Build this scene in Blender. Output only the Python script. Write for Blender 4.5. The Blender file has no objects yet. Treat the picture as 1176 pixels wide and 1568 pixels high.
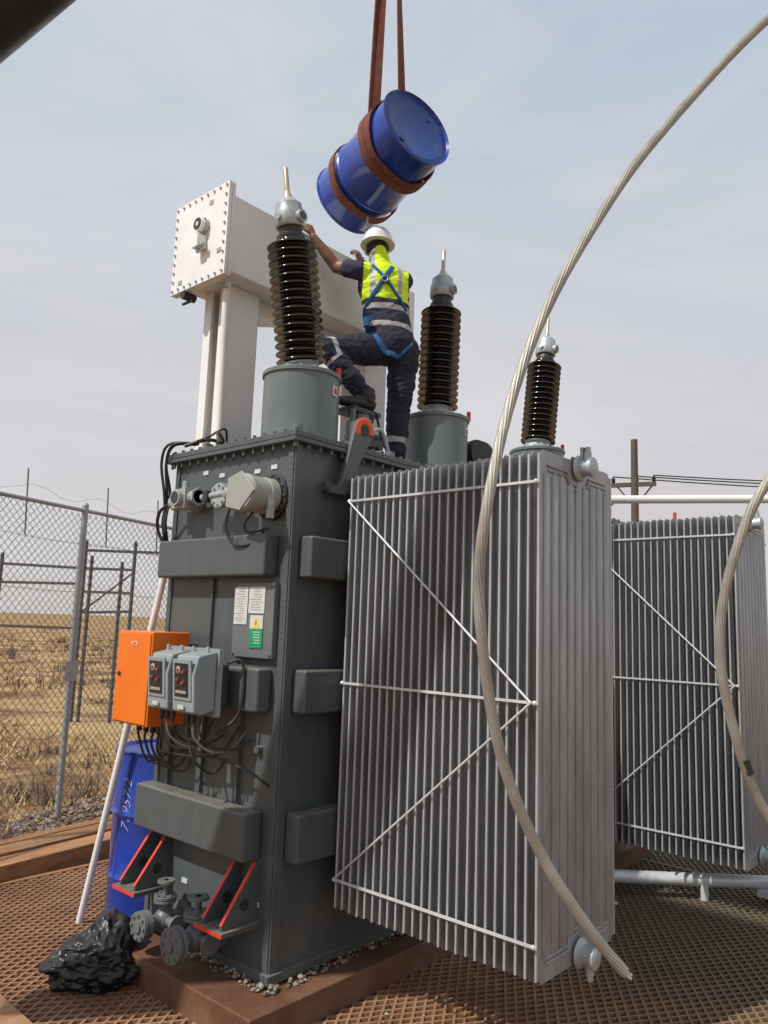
import bpy, bmesh, math, random
from mathutils import Vector, Matrix, noise
from mathutils.bvhtree import BVHTree
random.seed(7)
V=Vector
sc=bpy.context.scene
COL=sc.collection
# ------------------------------------------------------------------ materials
def hexc(c): return (c[0],c[1],c[2],1)
def mat(name,c,rough=.5,metal=0.,var=.12,scale=6.,bump=0.,bscale=80.,dirt=None,dscale=1.5,damt=.5,stretch=None,spec=.5,coat=0.,rvar=.1,dust=None,dustamt=.7):
    m=bpy.data.materials.new(name); m.use_nodes=True
    nt=m.node_tree; N=nt.nodes; L=nt.links
    bs=N['Principled BSDF']
    tc=N.new('ShaderNodeTexCoord'); mp=N.new('ShaderNodeMapping')
    L.new(tc.outputs['Object'],mp.inputs['Vector'])
    if stretch: mp.inputs['Scale'].default_value=stretch
    n1=N.new('ShaderNodeTexNoise'); n1.inputs['Scale'].default_value=scale; n1.inputs['Detail'].default_value=8; n1.inputs['Roughness'].default_value=.65
    L.new(mp.outputs[0],n1.inputs['Vector'])
    cr=N.new('ShaderNodeValToRGB'); e=cr.color_ramp.elements
    e[0].position=.3; e[1].position=.7
    e[0].color=hexc([x*(1-var) for x in c]); e[1].color=hexc([min(1,x*(1+var)) for x in c])
    L.new(n1.outputs['Fac'],cr.inputs['Fac'])
    out=cr.outputs['Color']
    if dirt:
        n2=N.new('ShaderNodeTexNoise'); n2.inputs['Scale'].default_value=dscale; n2.inputs['Detail'].default_value=10; n2.inputs['Roughness'].default_value=.7
        L.new(mp.outputs[0],n2.inputs['Vector'])
        r2=N.new('ShaderNodeMapRange'); r2.inputs[1].default_value=.48; r2.inputs[2].default_value=.72; r2.inputs[3].default_value=0; r2.inputs[4].default_value=damt
        L.new(n2.outputs['Fac'],r2.inputs[0])
        mx=N.new('ShaderNodeMixRGB'); L.new(r2.outputs[0],mx.inputs['Fac']); L.new(out,mx.inputs['Color1']); mx.inputs['Color2'].default_value=hexc(dirt)
        out=mx.outputs['Color']
    if dust:
        ge=N.new('ShaderNodeNewGeometry'); sp=N.new('ShaderNodeSeparateXYZ'); L.new(ge.outputs['Normal'],sp.inputs[0])
        r3=N.new('ShaderNodeMapRange'); r3.inputs[1].default_value=.35; r3.inputs[2].default_value=.95; r3.inputs[3].default_value=0; r3.inputs[4].default_value=dustamt; L.new(sp.outputs['Z'],r3.inputs[0])
        ml=N.new('ShaderNodeMath'); ml.operation='MULTIPLY'; L.new(r3.outputs[0],ml.inputs[0])
        r4=N.new('ShaderNodeMapRange'); r4.inputs[1].default_value=.3; r4.inputs[2].default_value=.6; r4.inputs[3].default_value=.5; r4.inputs[4].default_value=1; L.new(n1.outputs['Fac'],r4.inputs[0]); L.new(r4.outputs[0],ml.inputs[1])
        mx=N.new('ShaderNodeMixRGB'); L.new(ml.outputs[0],mx.inputs['Fac']); L.new(out,mx.inputs['Color1']); mx.inputs['Color2'].default_value=hexc(dust)
        out=mx.outputs['Color']
    L.new(out,bs.inputs['Base Color'])
    rr=N.new('ShaderNodeMapRange'); rr.inputs[1].default_value=.3; rr.inputs[2].default_value=.7; rr.inputs[3].default_value=max(0.02,rough-rvar); rr.inputs[4].default_value=min(1,rough+rvar)
    L.new(n1.outputs['Fac'],rr.inputs[0]); L.new(rr.outputs[0],bs.inputs['Roughness'])
    bs.inputs['Metallic'].default_value=metal
    bs.inputs['Specular IOR Level'].default_value=spec
    if coat: bs.inputs['Coat Weight'].default_value=coat; bs.inputs['Coat Roughness'].default_value=.08
    if bump:
        n3=N.new('ShaderNodeTexNoise'); n3.inputs['Scale'].default_value=bscale; n3.inputs['Detail'].default_value=5
        L.new(tc.outputs['Object'],n3.inputs['Vector'])
        bp=N.new('ShaderNodeBump'); bp.inputs['Strength'].default_value=bump; bp.inputs['Distance'].default_value=.01
        L.new(n3.outputs['Fac'],bp.inputs['Height']); L.new(bp.outputs[0],bs.inputs['Normal'])
    return m
DU=(.30,.25,.19)
M_tank=mat('tank_grey',(.078,.092,.096),.36,var=.08,scale=3,bump=.05,bscale=30,dirt=(.15,.135,.115),dscale=2.6,damt=.30,stretch=(3,3,.45),dust=DU,dustamt=.5)
M_tur=mat('turret_grey',(.135,.165,.166),.36,var=.05,scale=4,dirt=(.2,.19,.16),damt=.25,dust=DU,dustamt=.3)
M_rad=mat('galvanised',(.33,.34,.352),.40,metal=.30,var=.20,scale=5,dirt=(.24,.235,.22),dscale=3,damt=.45,stretch=(3,3,.6))
M_rade=mat('galvanised_edge',(.48,.49,.50),.36,metal=.30,var=.15,scale=5,dirt=(.32,.31,.29),dscale=3,damt=.4,stretch=(3,3,.6))
M_radb=mat('galvanised_bright',(.60,.61,.62),.4,metal=.2,var=.1)
M_white=mat('white_paint',(.80,.79,.78),.35,var=.03,scale=3,dirt=(.58,.55,.51),dscale=2.5,damt=.3)
M_silver=mat('cast_aluminium',(.40,.44,.45),.42,metal=.3,var=.2,scale=20,bump=.1,bscale=120)
M_porc=mat('brown_porcelain',(.013,.009,.008),.13,var=.2,scale=5,spec=.5,dirt=(.06,.05,.045),dscale=6,damt=.3,rvar=.05,dust=(.10,.088,.078),dustamt=.35)
M_brass=mat('tinned_brass',(.55,.45,.30),.35,metal=.6,var=.15)
M_dark=mat('dark_steel',(.03,.032,.035),.45,var=.2)
M_black=mat('black_rubber',(.022,.022,.023),.5,var=.25,dust=(.12,.1,.08),dustamt=.25)
M_orange=mat('orange_paint',(.80,.17,.012),.35,var=.05,dirt=(.5,.2,.05),damt=.25,dust=DU,dustamt=.2)
M_orange2=mat('orange_lug',(.75,.10,.015),.45,var=.1)
M_red=mat('red_edge',(.65,.05,.025),.5,var=.2,dirt=(.25,.06,.04),dscale=12,damt=.7)
M_ltgrey=mat('light_grey_box',(.27,.31,.33),.4,var=.05,dirt=(.3,.28,.25),damt=.3,dust=DU,dustamt=.3)
M_can=mat('can_grey',(.33,.34,.31),.42,var=.06,dirt=(.22,.20,.15),damt=.35)
M_glass=mat('dark_window',(.015,.015,.018),.08,var=.1,spec=.8)
M_blue=mat('drum_blue',(.008,.045,.34),.24,var=.1,scale=4,dirt=(.05,.09,.25),dscale=4,damt=.4,bump=.06,bscale=9,coat=.5)
M_blue2=mat('drum_lid_blue',(.012,.05,.25),.35,var=.2,scale=5,dirt=(.09,.13,.26),dscale=6,damt=.7)
M_sling=mat('brown_sling',(.17,.05,.03),.85,var=.35,scale=14,bump=.5,bscale=200,dirt=(.28,.16,.12),dscale=5,damt=.5)
M_base=mat('rust_base',(.13,.055,.028),.7,var=.25,scale=4,bump=.3,bscale=60,dirt=(.22,.14,.085),dscale=3,damt=.7)
M_stone=mat('pebble',(.33,.28,.22),.85,var=.35,scale=9,bump=.3,bscale=60)
M_timber=mat('timber',(.34,.16,.065),.8,var=.4,scale=5,stretch=(.6,6,6),bump=.4,bscale=40,dirt=(.46,.33,.20),dscale=3,damt=.6)
M_galvf=mat('fence_galv',(.36,.37,.38),.5,metal=.3,var=.15)
M_wire=mat('fence_wire',(.24,.24,.24),.5,metal=.3,var=.25)
M_cable=mat('stranded_aluminium',(.34,.32,.275),.45,metal=.3,var=.2,scale=9,dirt=(.22,.18,.13),dscale=5,damt=.5)
M_bag=mat('bag_plastic',(.010,.010,.011),.36,var=.2,spec=.4,rvar=.08,dust=(.08,.07,.055),dustamt=.35)
M_helmet=mat('helmet_white',(.80,.80,.79),.25,var=.03)
M_skin=mat('skin',(.22,.105,.060),.55,var=.1,scale=20)
M_hair=mat('hair',(.012,.009,.008),.7)
M_navy=mat('navy_cloth',(.015,.018,.038),.85,var=.25,scale=12,bump=.7,bscale=30)
M_shirt=mat('shirt_cloth',(.028,.028,.060),.85,var=.25,scale=12,bump=.7,bscale=30)
M_yel=mat('hivis_yellow',(.66,.90,.01),.7,var=.08,bump=.6,bscale=28)
M_refl=mat('reflective_tape',(.38,.38,.39),.45,var=.15,bump=.2,bscale=30)
M_harn=mat('harness_blue',(.008,.10,.27),.7,var=.15)
M_boot=mat('boot_leather',(.018,.016,.015),.5,var=.3,bump=.3)
M_sole=mat('boot_sole',(.08,.065,.05),.8)
M_whitep=mat('label_white',(.58,.58,.56),.4,var=.1,scale=30)
M_green=mat('label_green',(.0,.30,.12),.4,var=.05)
M_yell=mat('label_yellow',(.85,.60,.02),.4,var=.05)
M_pole=mat('wood_pole',(.10,.075,.06),.85,var=.3)
M_far=mat('weathered_steel',(.07,.06,.055),.8,var=.2)
M_straw=[mat('straw_a',(.52,.36,.15),.9,var=.2,scale=.6),mat('straw_b',(.38,.24,.10),.9,var=.2,scale=.6),mat('straw_c',(.22,.125,.055),.9,var=.2,scale=.6)]
M_shrub=mat('dry_shrub',(.085,.06,.035),.9,var=.3,scale=.6)
M_boom=mat('boom_black',(.012,.012,.014),.4)
M_plate=mat('grey_panel',(.14,.15,.152),.4,var=.08,dirt=(.2,.17,.13),damt=.3)
# grating: rust, with shade on the far side painted in as dull olive
def gratemat():
    m=mat('rust_grate',(.27,.135,.07),.75,var=.35,scale=2.2,dirt=(.42,.28,.17),dscale=1.2,damt=.6)
    nt=m.node_tree;N=nt.nodes;L=nt.links;bs=N['Principled BSDF']; src=bs.inputs['Base Color'].links[0].from_socket
    tc=N.new('ShaderNodeTexCoord'); sp=N.new('ShaderNodeSeparateXYZ'); L.new(tc.outputs['Object'],sp.inputs[0])
    r=N.new('ShaderNodeMapRange'); r.inputs[1].default_value=.9; r.inputs[2].default_value=2.2; r.inputs[3].default_value=0; r.inputs[4].default_value=.85; L.new(sp.outputs['X'],r.inputs[0])
    mx=N.new('ShaderNodeMixRGB'); L.new(r.outputs[0],mx.inputs['Fac']); L.new(src,mx.inputs['Color1']); mx.inputs['Color2'].default_value=(.10,.09,.055,1); L.new(mx.outputs[0],bs.inputs['Base Color'])
    return m
M_grate=gratemat()
# ------------------------------------------------------------------ builder
def empty(name,loc=(0,0,0)):
    e=bpy.data.objects.new(name,None); COL.objects.link(e); e.empty_display_size=.2
    return e
class B:
    def __init__(s): s.v=[];s.f=[];s.m=[];s.mats=[]
    def add(s,vs,fs,m):
        if m not in s.mats: s.mats.append(m)
        k=s.mats.index(m); o=len(s.v)
        s.v+=[tuple(v) for v in vs]; s.f+=[[i+o for i in f] for f in fs]; s.m+=[k]*len(fs)
    def obox(s,c,size,m,ax=None):
        c=V(c); X,Y,Z=ax if ax else (V((1,0,0)),V((0,1,0)),V((0,0,1)))
        X=X*size[0]/2;Y=Y*size[1]/2;Z=Z*size[2]/2
        vs=[c+X*i+Y*j+Z*k for k in(-1,1) for j in(-1,1) for i in(-1,1)]
        s.add(vs,[(0,2,3,1),(4,5,7,6),(0,1,5,4),(2,6,7,3),(0,4,6,2),(1,3,7,5)],m)
    def box(s,x0,x1,y0,y1,z0,z1,m): s.obox(((x0+x1)/2,(y0+y1)/2,(z0+z1)/2),(x1-x0,y1-y0,z1-z0),m)
    def beam(s,p,q,w,h,m,up=(0,0,1)):
        p=V(p);q=V(q);d=q-p;l=d.length;d.normalize();u=V(up);u=(u-d*u.dot(d)).normalized();r=d.cross(u)
        s.obox((p+q)/2,(l,w,h),m,(d,r,u))
    def lathe(s,o,ax,prof,m,n=24,caps=True,ell=None):
        o=V(o);ax=V(ax).normalized();t=V((0,0,1)) if abs(ax.z)<.9 else V((1,0,0))
        a=(t-ax*t.dot(ax)).normalized();b=ax.cross(a)
        vs=[];fs=[]
        for r,h in prof:
            for i in range(n):
                w=2*math.pi*i/n; vs.append(o+ax*h+a*(max(r,.0002)*math.cos(w))+b*(max(r,.0002)*math.sin(w)))
        for j in range(len(prof)-1):
            for i in range(n):
                k=(i+1)%n; fs.append((j*n+i,j*n+k,(j+1)*n+k,(j+1)*n+i))
        if caps: fs.append(tuple(range(n))[::-1]); fs.append(tuple((len(prof)-1)*n+i for i in range(n)))
        s.add(vs,fs,m)
    def cyl(s,p,q,r,m,n=20,r2=None):
        p=V(p);q=V(q); s.lathe(p,q-p,[(r,0),(r if r2 is None else r2,(q-p).length)],m,n)
    def tube(s,pts,r,m,n=8,ref=None,rf=None,twist=0,lobes=0):
        pts=[V(p) for p in pts]; k=len(pts); vs=[];fs=[]; N0=None; acc=0
        for i,p in enumerate(pts):
            T=(pts[min(i+1,k-1)]-pts[max(i-1,0)]).normalized()
            if i: acc+=(p-pts[i-1]).length
            if ref is not None: base=V(ref)
            else: base=N0 if N0 is not None else (V((0,0,1)) if abs(T.z)<.9 else V((1,0,0)))
            Nn=base-T*base.dot(T)
            if Nn.length<1e-5: Nn=T.orthogonal()
            Nn.normalize(); N0=Nn; Bn=T.cross(Nn)
            rr=r[i] if isinstance(r,list) else r
            ra,rb=(rr if isinstance(rr,tuple) else (rr,rr))
            for j in range(n):
                w=2*math.pi*j/n
                g=1.0
                if lobes: g=.86+.17*abs(math.cos(lobes*w/2+acc*twist))
                vs.append(p+Nn*(rb*g*math.cos(w))+Bn*(ra*g*math.sin(w)))
        for i in range(k-1):
            for j in range(n):
                l=(j+1)%n; fs.append((i*n+j,i*n+l,(i+1)*n+l,(i+1)*n+j))
        fs.append(tuple(range(n))[::-1]); fs.append(tuple((k-1)*n+j for j in range(n)))
        s.add(vs,fs,m)
    def prism(s,pts,off,m):
        pts=[V(p) for p in pts];off=V(off);n=len(pts)
        s.add(pts+[p+off for p in pts],[tuple(range(n))[::-1],tuple(range(n,2*n))]+[(i,(i+1)%n,n+(i+1)%n,n+i) for i in range(n)],m)
    def ball(s,c,r,m,n=14,ax=None):
        c=V(c); r=r if isinstance(r,tuple) else (r,r,r); X,Y,Z=ax if ax else (V((1,0,0)),V((0,1,0)),V((0,0,1)))
        vs=[];fs=[];R=n//2+1
        for i in range(R+1):
            ph=math.pi*i/R
            for j in range(n):
                w=2*math.pi*j/n; q=max(math.sin(ph),.002)
                vs.append(c+X*(r[0]*q*math.cos(w))+Y*(r[1]*q*math.sin(w))-Z*(r[2]*math.cos(ph)))
        for i in range(R):
            for j in range(n):
                l=(j+1)%n; fs.append((i*n+j,i*n+l,(i+1)*n+l,(i+1)*n+j))
        fs.append(tuple(range(n))[::-1]); fs.append(tuple(R*n+j for j in range(n)))
        s.add(vs,fs,m)
    def build(s,name,parent=None,bevel=0,smooth=True,recalc=True,ang=35):
        me=bpy.data.meshes.new(name); me.from_pydata(s.v,[],s.f)
        for m in s.mats: me.materials.append(m)
        me.polygons.foreach_set('material_index',s.m)
        if recalc:
            bm=bmesh.new(); bm.from_mesh(me); bmesh.ops.recalc_face_normals(bm,faces=bm.faces); bm.to_mesh(me); bm.free()
        if smooth:
            me.polygons.foreach_set('use_smooth',[True]*len(me.polygons))
            me.set_sharp_from_angle(angle=math.radians(ang))
        me.update()
        o=bpy.data.objects.new(name,me); COL.objects.link(o)
        if parent: o.parent=parent
        if bevel:
            b=o.modifiers.new('bevel','BEVEL'); b.width=bevel; b.segments=2; b.limit_method='ANGLE'; b.angle_limit=math.radians(50); b.harden_normals=True
        return o
def spline(P,k=8):
    P=[V(p) for p in P]; out=[]
    for i in range(len(P)-1):
        p0=P[max(i-1,0)];p1=P[i];p2=P[i+1];p3=P[min(i+2,len(P)-1)]
        for j in range(k):
            t=j/k; out.append(.5*((2*p1)+(p2-p0)*t+(2*p0-5*p1+4*p2-p3)*t*t+(3*p1-p0-3*p2+p3)*t**3))
    out.append(P[-1]); return out
Xa,Ya,Za=V((1,0,0)),V((0,1,0)),V((0,0,1))
# ------------------------------------------------------------------ camera
p_=math.radians(8.3);th=math.radians(2.0);a_=math.radians(48.5)
fh=V((math.sin(a_),math.cos(a_),0)); r0=V((fh.y,-fh.x,0))
fw=fh*math.cos(p_)+Za*math.sin(p_); u0=r0.cross(fw)
rr_=r0*math.cos(th)+u0*math.sin(th); uu_=-r0*math.sin(th)+u0*math.cos(th)
CAM=V((-2.6777,-3.0100,1.8751))
cd=bpy.data.cameras.new('camera'); cam=bpy.data.objects.new('camera',cd); COL.objects.link(cam)
mw=Matrix(((rr_.x,uu_.x,-fw.x,CAM.x),(rr_.y,uu_.y,-fw.y,CAM.y),(rr_.z,uu_.z,-fw.z,CAM.z),(0,0,0,1)))
cam.matrix_world=mw
cd.sensor_fit='VERTICAL'; cd.sensor_height=36; cd.lens=27.09; cd.clip_end=3000; cd.clip_start=.05
sc.camera=cam
# ------------------------------------------------------------------ light
S=V((-.62,.15,.77)).normalized()
sd=bpy.data.lights.new('sun','SUN'); sd.energy=3.9; sd.angle=math.radians(.8); sd.color=(1,.96,.90)
so=bpy.data.objects.new('sun',sd); COL.objects.link(so); so.rotation_euler=(-S).to_track_quat('-Z','Y').to_euler()
w=bpy.data.worlds.new('World'); sc.world=w; w.use_nodes=True
nt=w.node_tree; N=nt.nodes; L=nt.links; N.clear()
ow=N.new('ShaderNodeOutputWorld'); bg=N.new('ShaderNodeBackground'); bg.inputs['Strength'].default_value=.1
sky=N.new('ShaderNodeTexSky'); sky.sky_type='NISHITA'; sky.sun_disc=False
sky.sun_elevation=math.asin(S.z); sky.sun_rotation=math.atan2(S.x,S.y); sky.dust_density=4; sky.air_density=1.0; sky.altitude=1500
tc=N.new('ShaderNodeTexCoord'); sep=N.new('ShaderNodeSeparateXYZ'); L.new(tc.outputs['Generated'],sep.inputs[0])
gr=N.new('ShaderNodeValToRGB'); L.new(sep.outputs['Z'],gr.inputs['Fac'])
e=gr.color_ramp.elements; e[0].position=0.0; e[0].color=(.67,.585,.565,1); e[1].position=.75; e[1].color=(.47,.59,.72,1)
x=e.new(.16); x.color=(.69,.64,.65,1); x=e.new(.42); x.color=(.65,.68,.735,1)
mp=N.new('ShaderNodeMapping'); mp.inputs['Scale'].default_value=(1.2,1.2,4.0); mp.inputs['Rotation'].default_value=(.25,.1,.6); L.new(tc.outputs['Generated'],mp.inputs[0])
no=N.new('ShaderNodeTexNoise'); no.inputs['Scale'].default_value=1.6; no.inputs['Detail'].default_value=10; no.inputs['Roughness'].default_value=.56; no.inputs['Distortion'].default_value=.7
L.new(mp.outputs[0],no.inputs['Vector'])
mr=N.new('ShaderNodeMapRange'); mr.inputs[1].default_value=.38; mr.inputs[2].default_value=.64; mr.inputs[3].default_value=0; mr.inputs[4].default_value=.85; L.new(no.outputs['Fac'],mr.inputs[0])
mc=N.new('ShaderNodeMixRGB'); L.new(mr.outputs[0],mc.inputs['Fac']); L.new(gr.outputs['Color'],mc.inputs['Color1']); mc.inputs['Color2'].default_value=(.78,.765,.78,1)
sc10=N.new('ShaderNodeVectorMath'); sc10.operation='SCALE'; sc10.inputs['Scale'].default_value=10.; L.new(mc.outputs[0],sc10.inputs[0])
mm=N.new('ShaderNodeMixRGB'); mm.inputs['Fac'].default_value=.88; L.new(sky.outputs[0],mm.inputs['Color1']); L.new(sc10.outputs[0],mm.inputs['Color2'])
L.new(mm.outputs[0],bg.inputs['Color']); L.new(bg.outputs[0],ow.inputs['Surface'])
sc.view_settings.view_transform='Standard'; sc.view_settings.look='None'; sc.view_settings.exposure=0
# ------------------------------------------------------------------ ground
def groundmat():
    m=bpy.data.materials.new('dry_field'); m.use_nodes=True; nt=m.node_tree; N=nt.nodes; L=nt.links; bs=N['Principled BSDF']
    tc=N.new('ShaderNodeTexCoord')
    n1=N.new('ShaderNodeTexNoise'); n1.inputs['Scale'].default_value=.30; n1.inputs['Detail'].default_value=12; n1.inputs['Roughness'].default_value=.7; L.new(tc.outputs['Object'],n1.inputs['Vector'])
    cr=N.new('ShaderNodeValToRGB'); e=cr.color_ramp.elements; e[0].position=.42; e[0].color=(.16,.080,.042,1); e[1].position=.57; e[1].color=(.50,.345,.16,1)
    x=e.new(.49); x.color=(.35,.215,.10,1); L.new(n1.outputs['Fac'],cr.inputs['Fac'])
    n2=N.new('ShaderNodeTexNoise'); n2.inputs['Scale'].default_value=9; n2.inputs['Detail'].default_value=8; L.new(tc.outputs['Object'],n2.inputs['Vector'])
    mx=N.new('ShaderNodeMixRGB'); mx.blend_type='MULTIPLY'; mx.inputs['Fac'].default_value=.7
    c2=N.new('ShaderNodeValToRGB'); c2.color_ramp.elements[0].position=.3; c2.color_ramp.elements[0].color=(.5,.5,.5,1); c2.color_ramp.elements[1].position=.65; L.new(n2.outputs['Fac'],c2.inputs['Fac'])
    L.new(cr.outputs[0],mx.inputs['Color1']); L.new(c2.outputs[0],mx.inputs['Color2']); L.new(mx.outputs[0],bs.inputs['Base Color'])
    bs.inputs['Roughness'].default_value=.95; bs.inputs['Specular IOR Level'].default_value=.1
    bp=N.new('ShaderNodeBump'); bp.inputs['Strength'].default_value=.6; bp.inputs['Distance'].default_value=.04; L.new(n2.outputs['Fac'],bp.inputs['Height']); L.new(bp.outputs[0],bs.inputs['Normal'])
    return m
b=B(); b.add([(-1500,-1500,-.14),(1500,-1500,-.14),(1500,1500,-.14),(-1500,1500,-.14)],[(0,1,2,3)],groundmat()); b.build('ground',smooth=False,recalc=False)
M_pit=mat('pit_floor',(.07,.038,.024),.9,var=.4,scale=3,bump=.5,bscale=30,dirt=(.16,.10,.06),dscale=1,damt=.6)
M_conc=mat('concrete_floor',(.24,.26,.14),.9,var=.2,scale=2,dirt=(.08,.075,.04),dscale=1.3,damt=.85)
b=B(); b.add([(-7,-7,-.10),(10,-7,-.10),(10,2.75,-.10),(-7,2.75,-.10)],[(0,1,2,3)],M_pit); b.build('pit_floor',smooth=False,recalc=False)
b=B(); b.add([(1.5,-7,-.094),(10,-7,-.094),(10,-.3,-.094),(1.5,-.3,-.094)],[(0,1,2,3)],M_conc); b.build('concrete_pavement',smooth=False,recalc=False)
# grating
b=B(); x0,x1,y0,y1=-6.5,8.5,-6.5,2.68
for sgn in (1,-1):
    ang=math.radians(33)*sgn; d=V((math.cos(ang),math.sin(ang),0)); n_=V((-d.y,d.x,0))
    k=-240
    while k<240:
        o=n_*(k*.050)+V((1,-1.9,0))
        t0,t1=-1e9,1e9
        for c,dc,lo,hi in ((o.x,d.x,x0,x1),(o.y,d.y,y0,y1)):
            ta,tb=(lo-c)/dc,(hi-c)/dc
            t0=max(t0,min(ta,tb)); t1=min(t1,max(ta,tb))
        if t1>t0+.05: b.beam(o+d*t0+Za*(-.012+.0006*sgn),o+d*t1+Za*(-.012+.0006*sgn),.013,.022,M_grate)
        k+=1
for xx in (-5,-3.2,-1.4,3.9,6): b.box(xx,xx+.05,y0,y1,-.03,.003,M_grate)
for yy in (-4.8,-2.9,2.65): b.box(x0,x1,yy,yy+.045,-.028,.0045,M_grate)
b.build('steel_floor_grating',smooth=False,recalc=False)
# stones
def stone(b,c,r,m):
    t=(1+5**.5)/2
    vs=[(-1,t,0),(1,t,0),(-1,-t,0),(1,-t,0),(0,-1,t),(0,1,t),(0,-1,-t),(0,1,-t),(t,0,-1),(t,0,1),(-t,0,-1),(-t,0,1)]
    sx,sy,sz=[random.uniform(.7,1.3) for _ in range(3)]; sz*=.65; an=random.uniform(0,6.28); ca,sa=math.cos(an),math.sin(an)
    o=[]
    for v in vs:
        q=r/1.9*random.uniform(.85,1.15); x,y,z=v[0]*sx*q,v[1]*sy*q,v[2]*sz*q
        o.append((c[0]+x*ca-y*sa,c[1]+x*sa+y*ca,c[2]+z))
    b.add(o,[(0,11,5),(0,5,1),(0,1,7),(0,7,10),(0,10,11),(1,5,9),(5,11,4),(11,10,2),(10,7,6),(7,1,8),(3,9,4),(3,4,2),(3,2,6),(3,6,8),(3,8,9),(4,9,5),(2,4,11),(6,2,10),(8,6,7),(9,8,1)],m)
M_st2=mat('pebble_b',(.22,.19,.155),.85,var=.3,scale=9); M_st3=mat('gravel_c',(.17,.105,.07),.9,var=.3,scale=9)
b=B()
for i in range(330):
    if random.random()<.45: c=(-.008-.085*random.random()**1.6,random.uniform(-.08,.75))
    else: c=(random.uniform(-.08,1.4),-.008-.085*random.random()**1.6)
    stone(b,(c[0],c[1],.140+random.uniform(.0,.014)),random.uniform(.006,.017),random.choice([M_stone,M_st3,M_st2]))
for i in range(160):
    x=random.uniform(-1.6,1.2); y=random.uniform(-1.2,2.6)
    if x>-.3 and y>-.22 and y<1.3: continue
    stone(b,(x,y,.003),random.uniform(.004,.012),random.choice([M_stone,M_st3,M_st2]))
b.build('pebbles',recalc=False,ang=60)
def fy(x): return 4.67+.35*(x-1.26)
b=B()
for i in range(5200):
    x=random.uniform(-2.5,3.2); y=random.uniform(3.25,fy(x)+.25)
    stone(b,(x,y,-.13+random.uniform(0,.02)),random.uniform(.012,.032),random.choice([M_stone,M_st2,M_st3,M_st3]))
b.build('gravel',smooth=False,recalc=False)
# grass
b=B()
for i in range(9500):
    d=7.0+60*random.random()**1.9; an=math.radians(random.uniform(-60,40))
    dv=fh*math.cos(an)+r0*math.sin(an); q=CAM+dv*d
    if q.y<fy(q.x)+.1: continue
    nv=noise.noise(V((q.x*.30,q.y*.30,0)))
    if nv<-.02 and random.random()<.9: continue
    m=random.choice(M_straw+[M_straw[0],M_straw[0]]) if nv>.1 else random.choice(M_straw); h=random.uniform(.06,.20)*(1+d/60)
    if noise.noise(V((q.x*.13+9,q.y*.13,4)))>.22 and random.random()<.7: m=random.choice([M_shrub,M_straw[2]]); h*=1.5
    for k in range(7):
        a=random.uniform(0,6.28); l=random.uniform(.03,.22)*(1+d/60); wv=V((math.cos(a+1.57),math.sin(a+1.57),0))*(.006+.0006*d)
        o=V((q.x+random.uniform(-.15,.15),q.y+random.uniform(-.15,.15),-.14)); tip=o+V((math.cos(a)*l,math.sin(a)*l,h*random.uniform(.6,1.1)))
        b.add([o-wv,o+wv,tip],[(0,1,2)],m)
b.build('dry_grass',smooth=False,recalc=False)
# timber edging
for (yo,h,x0,x1) in ((0,.11,-3.2,4.0),(.30,.10,-3.2,4.0),(.62,.06,-2.0,1.6)):
    b=B(); b.beam((x0,2.73+.14*x0+yo+.1,-.14+(h+.14)/2),(x1,2.73+.14*x1+yo+.1,-.14+(h+.14)/2),.20 if yo<.5 else .12,h+.14,M_timber); b.build('timber_beam',bevel=.008)
b=B(); b.beam((-.86,1.9,.022),(-.92,.2,.022),.13,.04,M_timber); b.beam((-1.01,1.8,.022),(-1.06,.1,.022),.12,.04,M_timber); b.build('timber_plank',bevel=.004)
# ------------------------------------------------------------------ fence
F=empty('chain_link_fence')
fa,fb_=V((-4.5,fy(-4.5),0)),V((7.2,fy(7.2),0)); fd=(fb_-fa).normalized(); fl=(fb_-fa).length
def fp(s,z): return fa+fd*s+Za*z
b=B(); H=3.02; pit=.085
k=-int(H/pit)-1
while k*pit<fl:
    for sg in (1,-1):
        s0=k*pit
        a0,a1=(0,s0),(H,s0+H)
        if sg<0: a0,a1=(H,s0),(0,s0+H)
        (z0,s0_),(z1,s1_)=a0,a1
        if s0_<0:
            t=-s0_/(s1_-s0_); z0=z0+(z1-z0)*t; s0_=0
        if s1_>fl:
            t=(fl-s0_)/(s1_-s0_); z1=z0+(z1-z0)*t; s1_=fl
        if s1_>s0_: 
            n_=10; pts=[]
            for j in range(n_+1):
                t=j/n_; ss=s0_+(s1_-s0_)*t; zz=z0+(z1-z0)*t
                pts.append(fp(ss+.02*math.sin(zz*2.2+ss*.8),zz-.08+.022*math.sin(ss*3.1+zz*1.5))+V((-fd.y,fd.x,0))*(.03*math.sin(ss*1.7+zz*1.3)+.002*sg))
            b.tube(pts,.0036,M_wire,n=3)
    k+=1
b.build('wire_mesh',F,smooth=False,recalc=False)
b=B(); sP=(1.26-(-4.5))/fd.x
for j in range(-2,3):
    s_=sP+j*2.9
    if 0<=s_<=fl: b.cyl(fp(s_,-.2),fp(s_,3.0),.033,M_galvf,12); b.ball(fp(s_,3.0),.036,M_galvf,10)
b.tube([fp(i*fl/12,2.95) for i in range(13)],.021,M_galvf,8)
for zz in (.35,1.3,2.1,2.6): b.tube([fp(i*fl/24,zz+.01*math.sin(i*2.1)) for i in range(25)],.003,M_wire,4)
b.obox(fp(sP-.05,1.30)+V((.02,-.05,0)),(.17,.004,.20),M_galvf,(fd,V((-fd.y,fd.x,0)),Za))
b.build('posts_and_rails',F)
b=B()
for s_ in (sP-.75,sP-1.8,sP+.35,sP+1.2,sP-2.6): b.beam(fp(s_,2.6),fp(s_,3.25)+V((-.03,0,0)),.012,.012,M_wire,up=(1,0,0))
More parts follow.
